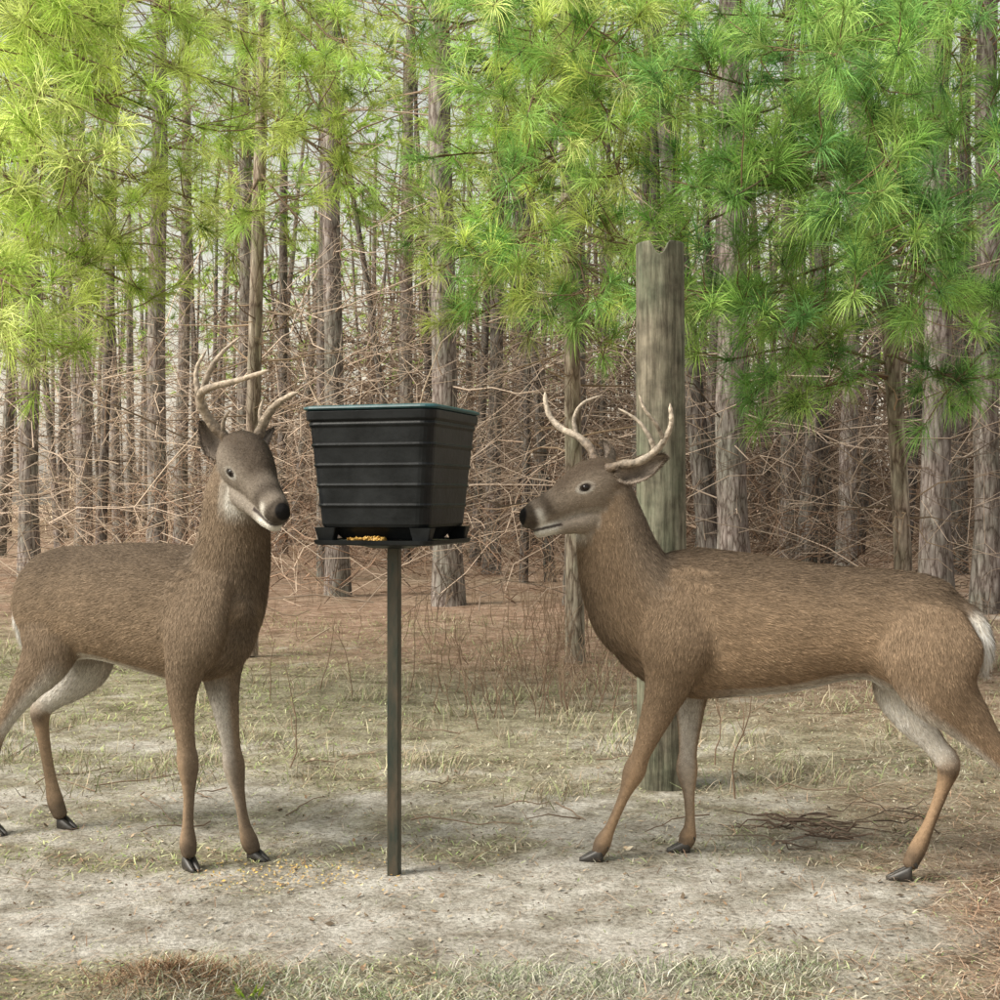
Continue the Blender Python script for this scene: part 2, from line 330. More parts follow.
# ---------------------------------------------------------------- near pines with green boughs
YG=[(0.72,0.85,0.24),(0.82,0.91,0.36),(0.56,0.76,0.18)]  # very pale yellow-greens: backlit glow put into the needle colour
DG=[(0.30,0.56,0.16),(0.40,0.66,0.18),(0.19,0.39,0.13),(0.52,0.74,0.22)]
def near_tree(tp,radii,limbs,greens,ntw=9,w=0.0015,nn=75,needle=0.17,tone=1.1):
    e=empty('pine_tree'); a=Acc(); C=cat(np.column_stack([np.array([at(*p) for p in tp]),radii]),6)
    v,q=tubes(C[:,:3],C[:,3],14); a.add(v,q,None,np.array((tone*1.05,tone,tone*0.9))); a.build('trunk',M_bark,e)
    aw=Acc();an=Acc()
    for (sx,sy,sd,ex,ey,ed) in limbs:
        limb(aw,an,at(sx,sy,sd),at(ex,ey,ed),ntw,0.013,greens,needle,nn,w)
    aw.build('boughs',M_twig,e); an.build('needles',M_needle,e)
    a=Acc(); order=np.argsort(C[:,2]); dead(a,C[order,:3],C[order,2],0.8,2.6,26,0.4,1.3,0.007,3,(0.34,0.25,0.18)); a.build('bare_branches',M_twig,e)
R=lambda s:float(rng.uniform(-s,s))
def tr(t,py):
    return np.interp(-py,[-p[1] for p in t],[p[0] for p in t])
tA=[(906,673,8.5),(903,560,8.5),(896,420,8.5),(885,280,8.5),(868,120,8.5),(850,-60,8.5),(838,-260,8.5)]
endsA=[(720,120,7),(760,60,6.6),(700,190,6.8),(740,290,7.2),(680,240,7.4),(780,330,7),(845,290,6.4),(935,300,6.6),(985,230,6.3),(1005,130,6.4),(960,60,6.5),
 (905,190,6.3),(1020,360,6.8),(745,400,7.8),(960,380,7.6),(830,200,6.2),(880,90,6.5),(800,130,6.4),(1000,20,6.7),(850,10,6.4),(920,-20,6.3),(780,-20,6.5),(720,20,6.8),(905,160,7.6),(800,250,7.4),(1010,290,8),(700,330,8),(940,140,7.0),(650,170,7.5),(740,190,6.5),
 (800,400,7.8),(720,370,7.6),(700,60,6.4),(770,170,6.8),(690,290,7.0),(950,230,6.0),(820,60,6.0),(1010,190,6),(900,50,6)]
limbsA=[(tr(tA,ey-60-R(60)),ey-40-R(60),8.5,ex+R(10),ey,ed) for ex,ey,ed in endsA]
near_tree(tA,[0.066,0.058,0.055,0.052,0.046,0.04,0.03],limbsA,DG,12,0.0018,60,0.22)
tB=[(575,663,9.0),(574,500,9),(571,300,9),(566,100,9),(560,-100,9),(556,-260,9)]
endsB=[(400,230,7.8),(440,275,7.6),(485,215,7.6),(515,250,7.2),(600,310,7.2),(455,320,8),(545,60,7),(450,70,7.2),(620,40,7),(660,80,7.0),(690,30,7.2),(560,160,7.2),(640,250,7.2),
 (500,120,7.4),(420,150,7.8),(600,120,6.8),(480,20,7.2),(560,-20,7),(640,-30,7),(400,30,7.6),(620,200,7),(520,300,8.2),(590,60,6.6),(640,140,6.8),(610,360,8),(520,180,7),(660,310,7.5),(510,60,6.8),(600,0,6.6),(680,130,6.8),
 (470,260,7.4),(540,110,6.6),(430,0,7),(620,90,6.4),(500,0,6.6)]
limbsB=[(tr(tB,ey-50),ey-50-R(50),9.0,ex+R(10),ey,ed) for ex,ey,ed in endsB]
near_tree(tB,[0.07,0.06,0.055,0.05,0.045,0.04],limbsB,DG[:2]+YG[:2]+DG[3:],11,0.0018,54,0.21,1.3)
tC=[(-210,680,8.2),(-205,500,8.2),(-195,300,8.2),(-190,100,8.2),(-185,-100,8.2),(-180,-400,8.2)]
endsC=[(60,60,6.6),(120,30,6.8),(30,150,6.4),(110,190,6.6),(180,130,7),(205,60,7.2),(30,260,6.4),(90,285,6.6),(160,290,7.2),(20,345,6.2),(60,330,6.6),(10,60,6.2),(80,110,6.2),(150,60,6.9),(-10,200,6.3),
 (40,-10,6.5),(130,-20,6.8),(215,-10,7.2),(130,240,7.2),(0,310,6.6),(-20,380,6.4),(90,30,7),(160,180,7.6),(50,215,7),(70,160,6),(20,110,6),(140,110,6.4),(190,200,7.4),(110,80,6.4),(60,0,6.2),(170,0,6.6),(110,330,7),(40,300,6),(230,100,7.4),(250,30,7.4)]
limbsC=[(-192,ey-120-R(60),8.2,ex+R(10),ey,ed) for ex,ey,ed in endsC]
near_tree(tC,[0.09,0.08,0.075,0.07,0.06,0.05],limbsC,YG,13,0.0020,52,0.21)
tD=[(250,655,9.5),(252,500,9.5),(256,300,9.5),(262,100,9.5),(268,-100,9.5),(270,-260,9.5)]
endsD=[(280,140,8.2),(335,70,8.2),(215,160,8.4),(300,20,8),(350,150,8.6),(250,60,8),(380,90,8.4),(230,230,9),(330,-20,8),(190,20,8.3),(370,10,8),(300,230,9),(270,90,7.8),(310,110,8),(350,40,7.8),(380,190,8.6)]
limbsD=[(tr(tD,ey-50),ey-60-R(40),9.5,ex+R(10),ey,ed) for ex,ey,ed in endsD]
near_tree(tD,[0.06,0.055,0.05,0.045,0.04,0.035],limbsD,YG+DG[3:],10,0.0020,45,0.19,1.3)
# ---------------------------------------------------------------- deer
def deer(B,Hd,parts,eyes,ears,antlers,hooves,nose,tone,mouth,antc):
    e=empty('white_tailed_deer')
    acc=Acc(); SP=[];SPart=[];ST=[];SV=[];SS=[];SF=[];SSD=[]
    kinds=['torso','neck','head','jaw','fleg','hleg','tail']
    NS=28; ang=np.arange(NS)/NS*2*np.pi
    for (kind,sd,la,lb,pts) in parts:
        sc=np.ones(len(pts))
        if kind=='fleg': sc=np.array([1,1,.97,.90,.83,.90,.73,.71,.86,.86])
        if kind=='hleg': sc=np.array([1,1,1,.97,.90,.93,.78,.74,.86,.86])
        A=np.array([np.concatenate([at(p[0],p[1],p[2]),[p[3]*p[2]/F*s_,p[4]*p[2]/F*s_]]) for p,s_ in zip(pts,sc)]); C=cat(A,7)
        P=C[:,:3]; K=len(P); T=nrm(np.gradient(P,axis=0))
        def capit(i,sg):
            out=[]
            for q in (0.45,0.8,0.97):
                out.append(np.concatenate([C[i,:3]+sg*T[i]*C[i,3:].mean()*q*0.7,C[i,3:]*math.sqrt(1-q*q)]))
            return out
        c0=capit(0,-1)[::-1]; c1=capit(-1,1); Cx=np.vstack([c0,C,c1]); Tx=np.vstack([[T[0]]*3,T,[T[-1]]*3]); 
        t=np.clip((np.arange(len(Cx))-3)/(K-1),0,1); lat=nrm(np.outer(1-t,la)+np.outer(t,lb)); lat=nrm(lat-(lat*Tx).sum(1,keepdims=True)*Tx)
        up=nrm(np.cross(Tx,lat)); P=Cx[:,:3]
        ca,sa=np.cos(ang),np.sin(ang)
        sw=sa*(1-0.10*(ca>0)*ca**2) if kind=='torso' else sa
        V=P[:,None]+up[:,None]*(Cx[:,3,None]*ca)[:,:,None]+lat[:,None]*(Cx[:,4,None]*sw)[:,:,None]
        KK=len(P); idx=np.arange(KK*NS).reshape(KK,NS); nx=np.roll(idx,-1,1)
        Q=np.stack([idx[:-1],nx[:-1],nx[1:],idx[1:]],-1).reshape(-1,4)
        VV=np.vstack([V.reshape(-1,3),P[0],P[-1]]); a0=KK*NS; T3=np.vstack([np.stack([np.full(NS,a0),nx[0],idx[0]],-1),np.stack([np.full(NS,a0+1),idx[-1],nx[-1]],-1)])
        acc.add(VV,Q,T3)
        n=KK*NS; SP.append(V.reshape(-1,3)); SPart.append(np.full(n,kinds.index(kind))); ST.append(np.repeat(t,NS)); SV.append(np.tile(ca,KK)); SS.append(np.tile(sa,KK)); SF.append(np.repeat(Tx,NS,0)); SSD.append(np.full(n,sd))
    tmp=acc.build('tmp',None)
    md=tmp.modifiers.new('r','REMESH'); md.mode='VOXEL'; md.voxel_size=0.0038; md.use_smooth_shade=True
    dg=bpy.context.evaluated_depsgraph_get(); ev=tmp.evaluated_get(dg); me=ev.to_mesh()
    nv=len(me.vertices); V=np.empty(nv*3,dtype=np.float32); me.vertices.foreach_get('co',V); V=V.reshape(-1,3).astype(float)
    lp=np.empty(len(me.loops),dtype=np.int32); me.loops.foreach_get('vertex_index',lp)
    ed=np.empty(len(me.edges)*2,dtype=np.int32); me.edges.foreach_get('vertices',ed); ed=ed.reshape(-1,2)
    Q=lp.reshape(-1,4).copy()
    ev.to_mesh_clear(); bpy.data.objects.remove(tmp)
    deg=np.bincount(ed.ravel(),minlength=nv).astype(float)
    def lap(X,it,f=0.5):
        for _ in range(it):
            S=np.stack([np.bincount(ed[:,0],X[ed[:,1],k],nv)+np.bincount(ed[:,1],X[ed[:,0],k],nv) for k in range(X.shape[1])],-1)/deg[:,None]
            X=X+f*(S-X)
        return X
    V=lap(V,6)
    SP=np.concatenate(SP);SPart=np.concatenate(SPart);ST=np.concatenate(ST);SV=np.concatenate(SV);SS=np.concatenate(SS);SF=np.concatenate(SF);SSD=np.concatenate(SSD)
    kd=kdtree.KDTree(len(SP))
    for i,p in enumerate(SP): kd.insert(p,i)
    kd.balance(); ni=np.array([kd.find(v)[1] for v in V])
    part,t,v,s,fl,sd=SPart[ni],ST[ni],SV[ni],SS[ni],SF[ni],SSD[ni]
    big=np.where((part==0)|((part==1)&(t>0.35))|((part>=4)&(part<=5)&(t<0.33)),1.0,0.0)[:,None]; big=lap(big,25)
    V=lap(V,34,big*0.62)
    br=np.array((0.195,0.143,0.098))*tone; dk=np.array((0.092,0.070,0.052))*tone; tan=np.array((0.270,0.188,0.120))*tone; wh=np.array((0.78,0.74,0.67)); gy=np.array((0.205,0.170,0.136))*tone
    def mx(a,b,w): w=np.asarray(w)[:,None]; return a*(1-w)+b*w
    nz=sn(V[:,0]*3,V[:,2]*3,4)[:,]*0.5
    col=np.tile(br,(nv,1)); ln=np.full(nv,0.015)
    m=part==0; c=mx(br[None],dk[None],smooth(0.0,0.95,v+0.35*nz)*0.75); c=mx(c,np.array((0.27,0.195,0.13))[None]*tone,smooth(0.15,-0.45,v+0.3*nz)*0.75)
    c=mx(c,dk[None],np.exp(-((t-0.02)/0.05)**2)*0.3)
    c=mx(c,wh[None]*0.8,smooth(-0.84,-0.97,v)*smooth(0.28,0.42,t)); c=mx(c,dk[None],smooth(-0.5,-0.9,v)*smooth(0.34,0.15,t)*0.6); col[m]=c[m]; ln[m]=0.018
    m=part==1; c=mx(br[None]*1.05,gy[None],smooth(0.0,0.9,v)*0.7); c=mx(c,wh[None]*0.9,smooth(-0.50,-0.85,v)*smooth(0.34,0.22,t)); c=mx(c,dk[None],smooth(0.4,1,v)*0.6); c=mx(c,dk[None],smooth(-0.4,-0.9,v)*smooth(0.4,0.6,t)*0.5); col[m]=c[m]; ln[m]=(0.008+0.012*smooth(0.1,0.5,t))[m]
    m=part==2; c=mx(gy[None]*1.0,dk[None]*0.85,smooth(0.1,0.8,v)*smooth(0.25,0.5,t)); c=mx(c,wh[None]*0.55,smooth(-0.6,-0.95,v)*0.6)
    c=mx(c,wh[None]*0.85,np.exp(-((t-0.17)/0.040)**2)*smooth(0.50,0.1,v)*0.95); c=mx(c,dk[None]*0.55,np.exp(-((t-0.28)/0.06)**2)*smooth(-0.9,0.0,v)*0.85); c=mx(c,dk[None]*0.45,smooth(0.14,0.08,t)*0.85); col[m]=c[m]; ln[m]=0.006
    m=part==3; c=mx(np.tile(wh[None]*0.78,(nv,1)),gy[None]*1.05,smooth(0.18,0.42,t)*0.9); col[m]=c[m]; ln[m]=0.006
    inner=-s*sd
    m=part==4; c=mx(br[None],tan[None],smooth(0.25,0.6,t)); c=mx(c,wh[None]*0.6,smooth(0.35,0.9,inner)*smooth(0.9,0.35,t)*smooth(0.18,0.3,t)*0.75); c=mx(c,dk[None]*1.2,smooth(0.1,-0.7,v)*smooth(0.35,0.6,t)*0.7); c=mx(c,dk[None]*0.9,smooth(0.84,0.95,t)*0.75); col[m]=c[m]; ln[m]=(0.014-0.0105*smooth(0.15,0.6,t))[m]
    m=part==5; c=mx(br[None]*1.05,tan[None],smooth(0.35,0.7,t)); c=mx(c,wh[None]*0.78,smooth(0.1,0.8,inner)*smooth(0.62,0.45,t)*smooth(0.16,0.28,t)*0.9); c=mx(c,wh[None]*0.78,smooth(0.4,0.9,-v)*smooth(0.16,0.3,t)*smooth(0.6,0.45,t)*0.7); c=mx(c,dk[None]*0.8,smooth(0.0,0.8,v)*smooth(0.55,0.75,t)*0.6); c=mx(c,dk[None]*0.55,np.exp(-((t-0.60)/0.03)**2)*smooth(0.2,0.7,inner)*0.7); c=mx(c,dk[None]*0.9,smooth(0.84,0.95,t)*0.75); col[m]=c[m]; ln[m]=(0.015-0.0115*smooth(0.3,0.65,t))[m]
    m=part==6; c=mx(np.tile(dk[None]*1.3,(nv,1)),wh[None],smooth(0.15,0.6,np.abs(s))*smooth(0.2,0.5,t)); c=mx(c,wh[None],smooth(0.2,-0.4,v)*smooth(0.25,0.45,t)); col[m]=c[m]; ln[m]=(0.018+0.02*smooth(0.2,0.6,t))[m]
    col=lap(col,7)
    L3=lap(np.column_stack([ln,fl]),6); ln=L3[:,0]; fl=L3[:,1:]
    kv=kdtree.KDTree(nv)
    for i,p in enumerate(V): kv.insert(p,i)
    kv.balance()
    hdir=nrm(at(*nose)-at(*Hd['mid']))
    for ep in eyes:
        E=V[kv.find(at(*ep))[1]]; df=V-E; al=np.abs(df@hdir); dd=np.sqrt((np.linalg.norm(df,axis=1)**2-al**2).clip(0)*2.0+al**2*0.7)
        below=0.30+0.35*smooth(0.005,-0.01,df[:,2]); col=mx(col,wh*0.55,smooth(0.032,0.023,dd)*below); col=mx(col,np.array((0.02,0.015,0.012)),smooth(0.0205,0.0145,dd))
    NP=at(*nose); dd=np.linalg.norm(V-NP,axis=1); col=mx(col,np.array((0.010,0.009,0.009)),smooth(0.032,0.026,dd)); ln=np.where(dd<0.034,0.001,ln)
    Mp=cat(np.array([at(*p) for p in mouth]),10); plane=nrm(np.cross(Mp[-1]-Mp[0],Hd['lat']))
    off=np.abs((V-Mp[len(Mp)//2])@plane); al=(V-Mp[0])@nrm(Mp[-1]-Mp[0]); Lm=np.linalg.norm(Mp[-1]-Mp[0])
    near=(np.linalg.norm(V-Mp.mean(0),axis=1)<Lm*0.9)
    col=mx(col,np.array((0.03,0.02,0.018)),smooth(0.006,0.003,off)*((al>-0.012)&(al<Lm)&near)*0.92)
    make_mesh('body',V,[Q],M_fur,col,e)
    a,b,c_,d_=V[Q[:,0]],V[Q[:,1]],V[Q[:,2]],V[Q[:,3]]; nn_=np.cross(c_-a,d_-b); ar=np.linalg.norm(nn_,axis=1)*0.5; fn=nn_/np.maximum(ar*2,1e-12)[:,None]
    NF=220000; fi=rng.choice(len(Q),NF,p=ar/ar.sum()); w4=rng.dirichlet((1,1,1,1),NF)
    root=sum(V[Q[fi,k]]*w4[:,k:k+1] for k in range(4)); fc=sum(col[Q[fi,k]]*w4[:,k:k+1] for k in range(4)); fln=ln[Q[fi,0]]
    cl=sn(root[:,0]*9+root[:,1]*5,root[:,2]*16,7)[:,None]; cl2=sn(root[:,0]*12,root[:,2]*26+root[:,1]*14,6)[:,None]; cl3=sn(root[:,0]*2+root[:,1],root[:,2]*3,5)[:,None]
    f=fl[Q[fi,0]]+np.array([0,0,-0.3])+rng.normal(0,0.16,(NF,3))+0.16*np.array([0,0,1.0])*cl; nrmv=fn[fi]; f=nrm(f-(f*nrmv).sum(1,keepdims=True)*nrmv)
    keep=np.ones(NF,bool)
    for ep in eyes: keep&=np.linalg.norm(root-V[kv.find(at(*ep))[1]],axis=1)>0.0145
    root,fc,fln,f,nrmv,cl2,cl3=root[keep],fc[keep],fln[keep],f[keep],nrmv[keep],cl2[keep],cl3[keep]; NF=len(root)
    l=(fln*rng.uniform(0.55,1.25,NF))[:,None]; tip=root+f*l+nrmv*l*rng.uniform(0.08,0.34,(NF,1)); sdv=nrm(np.cross(nrmv,f)+nrmv*rng.normal(0,0.35,(NF,1)))*0.0009
    Vh=np.stack([root-sdv-nrmv*0.0005,root+sdv-nrmv*0.0005,tip],1); i=np.arange(NF)[:,None]*3
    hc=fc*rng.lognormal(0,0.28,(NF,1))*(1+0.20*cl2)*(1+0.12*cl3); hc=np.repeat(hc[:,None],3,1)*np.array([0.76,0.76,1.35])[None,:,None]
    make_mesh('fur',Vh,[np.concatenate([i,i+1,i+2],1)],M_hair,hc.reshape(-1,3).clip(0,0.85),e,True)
    me_,nt,bb=newmat('deer_eye'); n_,_=noise(nt,30); nt.links.new(ramp(nt,n_.outputs[0],[(0.4,(0.006,0.004,0.004)),(0.7,(0.014,0.009,0.006))]),bb.inputs['Base Color']); bb.inputs['Roughness'].default_value=0.1; bb.inputs['Specular IOR Level'].default_value=0.3
    for ep in eyes:
        q=V[kv.find(at(*ep))[1]]; hc_=at(*Hd['mid']); dirn=nrm(q-hc_)
        bpy.ops.mesh.primitive_uv_sphere_add(segments=24,ring_count=16,radius=0.0130,location=tuple(q-dirn*0.0086)); o=bpy.context.object; o.name='eye'; o.data.materials.append(me_); o.parent=e
        for p_ in o.data.polygons: p_.use_smooth=True
    for (b0,t0,nd,wd) in ears:
        b0=at(*b0);t0=at(*t0); ax=t0-b0; Lr=np.linalg.norm(ax); ax=ax/Lr; nd=np.array(nd,float); nd=nrm(nd-(nd@ax)*ax); sd_=np.cross(ax,nd)
        U,W=np.meshgrid(np.linspace(0,1,22),np.linspace(-1,1,15),indexing='ij')
        prof=wd*(np.sin(np.pi*np.clip(U,0,1)**0.75)**0.75*0.95+0.28*(1-U)); 
        cup=wd*1.25*(W**2)*(1-0.55*U)
        Pf=b0+ax*(U[...,None]*Lr)+sd_*(W*prof)[...,None]*0.9+nd*(cup-0.35*wd)[...,None]-nd*(0.02*np.sin(U*3.1))[...,None]
        th=0.0035*np.sqrt(np.clip(1-W**4,0,1))[...,None]; Pb=Pf-nd*th*2
        n1=22*15; idx=np.arange(n1).reshape(22,15); Qf=np.stack([idx[:-1,:-1],idx[:-1,1:],idx[1:,1:],idx[1:,:-1]],-1).reshape(-1,4)
        edge=smooth(0.75,0.97,np.abs(W)+0.0*U); cf=np.array((0.36,0.30,0.25))*(1-edge[...,None])*(0.5+0.5*np.abs(W)[...,None])+dk*0.6*edge[...,None]
        cb=np.ones((22,15,1))*gy*0.95*(1-0.35*U[...,None])
        make_mesh('ear',np.concatenate([Pf.reshape(-1,3),Pb.reshape(-1,3)]),[Qf,Qf[:,::-1]+n1],M_fur,np.concatenate([cf.reshape(-1,3),cb.reshape(-1,3)]),e)
        k=2600; iu=rng.integers(0,21,k); iw=rng.integers(0,15,k); bk=rng.random(k)<0.5
        rt=np.where(bk[:,None],Pb[iu,iw],Pf[iu,iw])+rng.normal(0,0.0015,(k,3)); dirn=nrm(ax+rng.normal(0,0.25,(k,3))+np.where(bk[:,None],-nd,nd)*0.25); cc=np.where(bk[:,None],cb[iu,iw],cf[iu,iw]*1.25)*rng.uniform(0.7,1.3,(k,1))
        ss=nrm(np.cross(dirn,nd))*0.0007; tp=rt+dirn*rng.uniform(0.006,0.013,(k,1)); i=np.arange(k)[:,None]*3
        make_mesh('ear_hair',np.stack([rt-ss,rt+ss,tp],1),[np.concatenate([i,i+1,i+2],1)],M_hair,np.repeat(cc,3,0),e)
    antc=np.array(antc)
    for al in antlers:
        a=Acc()
        for (r0,r1,pts) in al:
            C=cat(np.array([at(*p) for p in pts]),8); K=len(C); k=np.linspace(0,1,K)
            Rr=(r0+(r1-r0)*k**1.2)*(1+0.07*np.sin(k*37)+rng.normal(0,0.035,K)); Rr[-1]=0.0008; Rr[-2]*=0.6
            if r0>0.0120: Rr[:3]*=1.25
            v,q=tubes(C,Rr,12); w_=smooth(0,0.45,k)[:,None]; cc=np.array((0.14,0.10,0.07))[None]*(1-w_)+antc[None]*w_; cc=cc*(1+0.45*smooth(0.6,1,k))[:,None]
            if r0<0.0120: cc=np.tile(antc,(K,1))*(0.70+0.75*k[:,None])
            a.add(v,q,None,np.repeat(cc,12,0))
        a.build('antler',M_antler,e)
    mh,nt,bb=newmat('hoof_horn'); n_,_=noise(nt,80); nt.links.new(ramp(nt,n_.outputs[0],[(0.3,(0.012,0.011,0.010)),(0.7,(0.05,0.043,0.037))]),bb.inputs['Base Color']); bb.inputs['Roughness'].default_value=0.45
    for (px,py,d,hd) in hooves:
        c=at(px,py,d); c[2]=gz(c[0],c[1]); h=nrm(np.array([hd[0],hd[1],0.0])); r=np.array([h[1],-h[0],0]); a=Acc()
        for sg in (-1,1):
            k=np.linspace(0,1,12); fx=-0.028+0.074*k; hw=0.0115*np.sqrt(np.clip(1-(k*1.02-0.35)**2/0.45,0.02,1)); ht=0.044*(1-0.80*k**1.2)
            hw[0]*=0.5; 
            an=np.arange(14)/14*2*np.pi; Pv=c+h*fx[:,None,None]+r*(sg*(0.0125-0.004*k))[:,None,None]+r*(hw[:,None]*np.cos(an))[...,None]
            zz=ht[:,None]*(0.5+0.62*np.sin(an)); Pv[...,2]=c[2]-0.003+np.clip(zz,0,1)
            idx=np.arange(12*14).reshape(12,14); nx=np.roll(idx,-1,1); Qh=np.stack([idx[:-1],nx[:-1],nx[1:],idx[1:]],-1).reshape(-1,4)
            VV=np.vstack([Pv.reshape(-1,3),Pv[0].mean(0),Pv[-1].mean(0)]); T3=np.vstack([np.stack([np.full(14,168),nx[0],idx[0]],-1),np.stack([np.full(14,169),idx[-1],nx[-1]],-1)])
            a.add(VV,Qh,T3,np.array((0.03,0.03,0.03)))
        for sg in (-1,1):
            q=c-h*0.035+r*sg*0.012+np.array([0,0,0.055]); v,qq=tubes(np.array([q,q-h*0.006-np.array([0,0,0.010]),q-h*0.007-np.array([0,0,0.017])]),np.array([0.006,0.005,0.001]),8); a.add(v,qq,None,np.array((0.03,)*3))
        a.build('hoof',mh,e)
    return e
# ---- right deer
hR=nrm(np.array([-1.009,0.3,0])); BR=np.array([hR[1],-hR[0],0]); BRh=nrm(np.array([0.10,1.0,0]))
partsR=[
 ('head',0,BRh,BRh,[(527,518,4.0,11,10),(534,516,4.01,14.5,12.5),(547,510,4.02,16,13),(561,503,4.03,18.5,14.5),(576,495,4.045,24,19.5),(590,489,4.055,29,23),(605,486,4.07,28,22),(617,490,4.08,22,18)]),
 ('jaw',0,BRh,BRh,[(539,531,4.01,7,8),(552,528,4.02,7,10),(570,525,4.03,9,12),(590,520,4.05,13,14),(604,512,4.07,14,14)]),
 ('neck',0,BRh,BR,[(609,495,4.07,26,20),(611,520,4.08,34,25),(616,548,4.09,40,29),(627,580,4.10,48,37),(645,606,4.11,57,44),(672,620,4.11,59,47)]),
 ('torso',0,BR,BR,[(618,600,4.13,22,20),(632,607,4.13,47,36),(652,614,4.125,64,44),(690,622,4.10,75,49),(740,624,4.04,72,55),(790,625,3.99,66,57),(840,623,3.93,57,50),(876,624,3.88,56,47),(910,633,3.84,61,48),(935,641,3.81,58,44),(954,646,3.785,46,36),(966,650,3.775,28,26)]),
 ('fleg',-1,BR,BR,[(698,590,4.00,38,14),(678,640,3.965,40,21),(669,680,4.0,26,18),(657,714,4.03,18,13),(642,752,4.05,11.5,10),(634,772,4.06,12.5,11),(624,796,4.065,8,7.5),(611,826,4.07,7.5,7.5),(603,842,4.07,10,9),(599,852,4.07,8.5,8.5)]),
 ('fleg',1,BR,BR,[(700,600,4.20,30,12),(688,645,4.21,32,16),(690,685,4.19,22,16),(690,715,4.18,15,12),(688,750,4.175,11,10),(687,770,4.17,12,11),(689,795,4.17,8,8),(690,822,4.17,7.5,7.5),(688,836,4.17,10,9),(685,845,4.17,8.5,8.5)]),
 ('hleg',1,BR,BR,[(925,628,3.90,38,16),(918,660,3.92,40,20),(905,690,3.92,32,18),(914,718,3.90,20,14),(934,744,3.89,13,11),(948,764,3.88,13,11),(943,788,3.875,9,8),(930,822,3.87,8,8),(918,848,3.87,10,9.5),(910,864,3.87,9,8.5)]),
 ('hleg',-1,BR,BR,[(928,624,3.725,40,17),(932,655,3.70,50,22),(942,690,3.685,38,20),(966,718,3.685,25,16),(992,748,3.68,16,12),(1018,774,3.68,13,10.5),(1026,806,3.68,9,8),(1033,842,3.68,8,8),(1036,866,3.68,10,9),(1033,878,3.68,9,8.5)]),
 ('tail',0,BR,BR,[(956,608,3.78,8,10),(970,614,3.755,9,14),(979,630,3.74,10,18),(983,650,3.735,9,16),(984,668,3.74,4,8)]),
]
antR=[[ (0.0150,0.006,[(606,470,4.03),(620,465,4.0),(638,462,3.97),(652,454,3.95),(663,442,3.93),(671,424,3.92),(670,403,3.92)]),
        (0.0085,0.003,[(655,451,3.95),(649,436,3.95),(637,420,3.96),(618,408,3.97)]),
        (0.0075,0.003,[(664,440,3.93),(656,424,3.91),(645,410,3.9),(639,395,3.9)])],
      [ (0.0150,0.006,[(596,464,4.1),(590,448,4.13),(577,436,4.16),(562,429,4.2),(551,418,4.23),(546,405,4.24),(545,392,4.25)]),
        (0.0085,0.003,[(577,437,4.16),(574,420,4.17),(582,404,4.17),(602,395,4.18)])]]
deer(BR,{'mid':(592,492,4.057),'lat':BRh},partsR,[(585,487,3.975),(585,486,4.13)],
  [((620,480,4.0),(667,455,3.95),(-0.25,-1,0.35),0.040),((608,466,4.13),(603,440,4.22),(-1,-0.6,0.1),0.026)],
  antR,[(594,861,4.07,(-1,0.1)),(681,852,4.17,(-1,0.1)),(902,880,3.87,(-1,0.25)),(1026,899,3.68,(-1,0.25))],(520,516,3.995),np.array((1.03,1.0,0.97)),
  [(531,530,4.0),(545,528,4.0),(562,523,4.0)],(0.38,0.32,0.255))
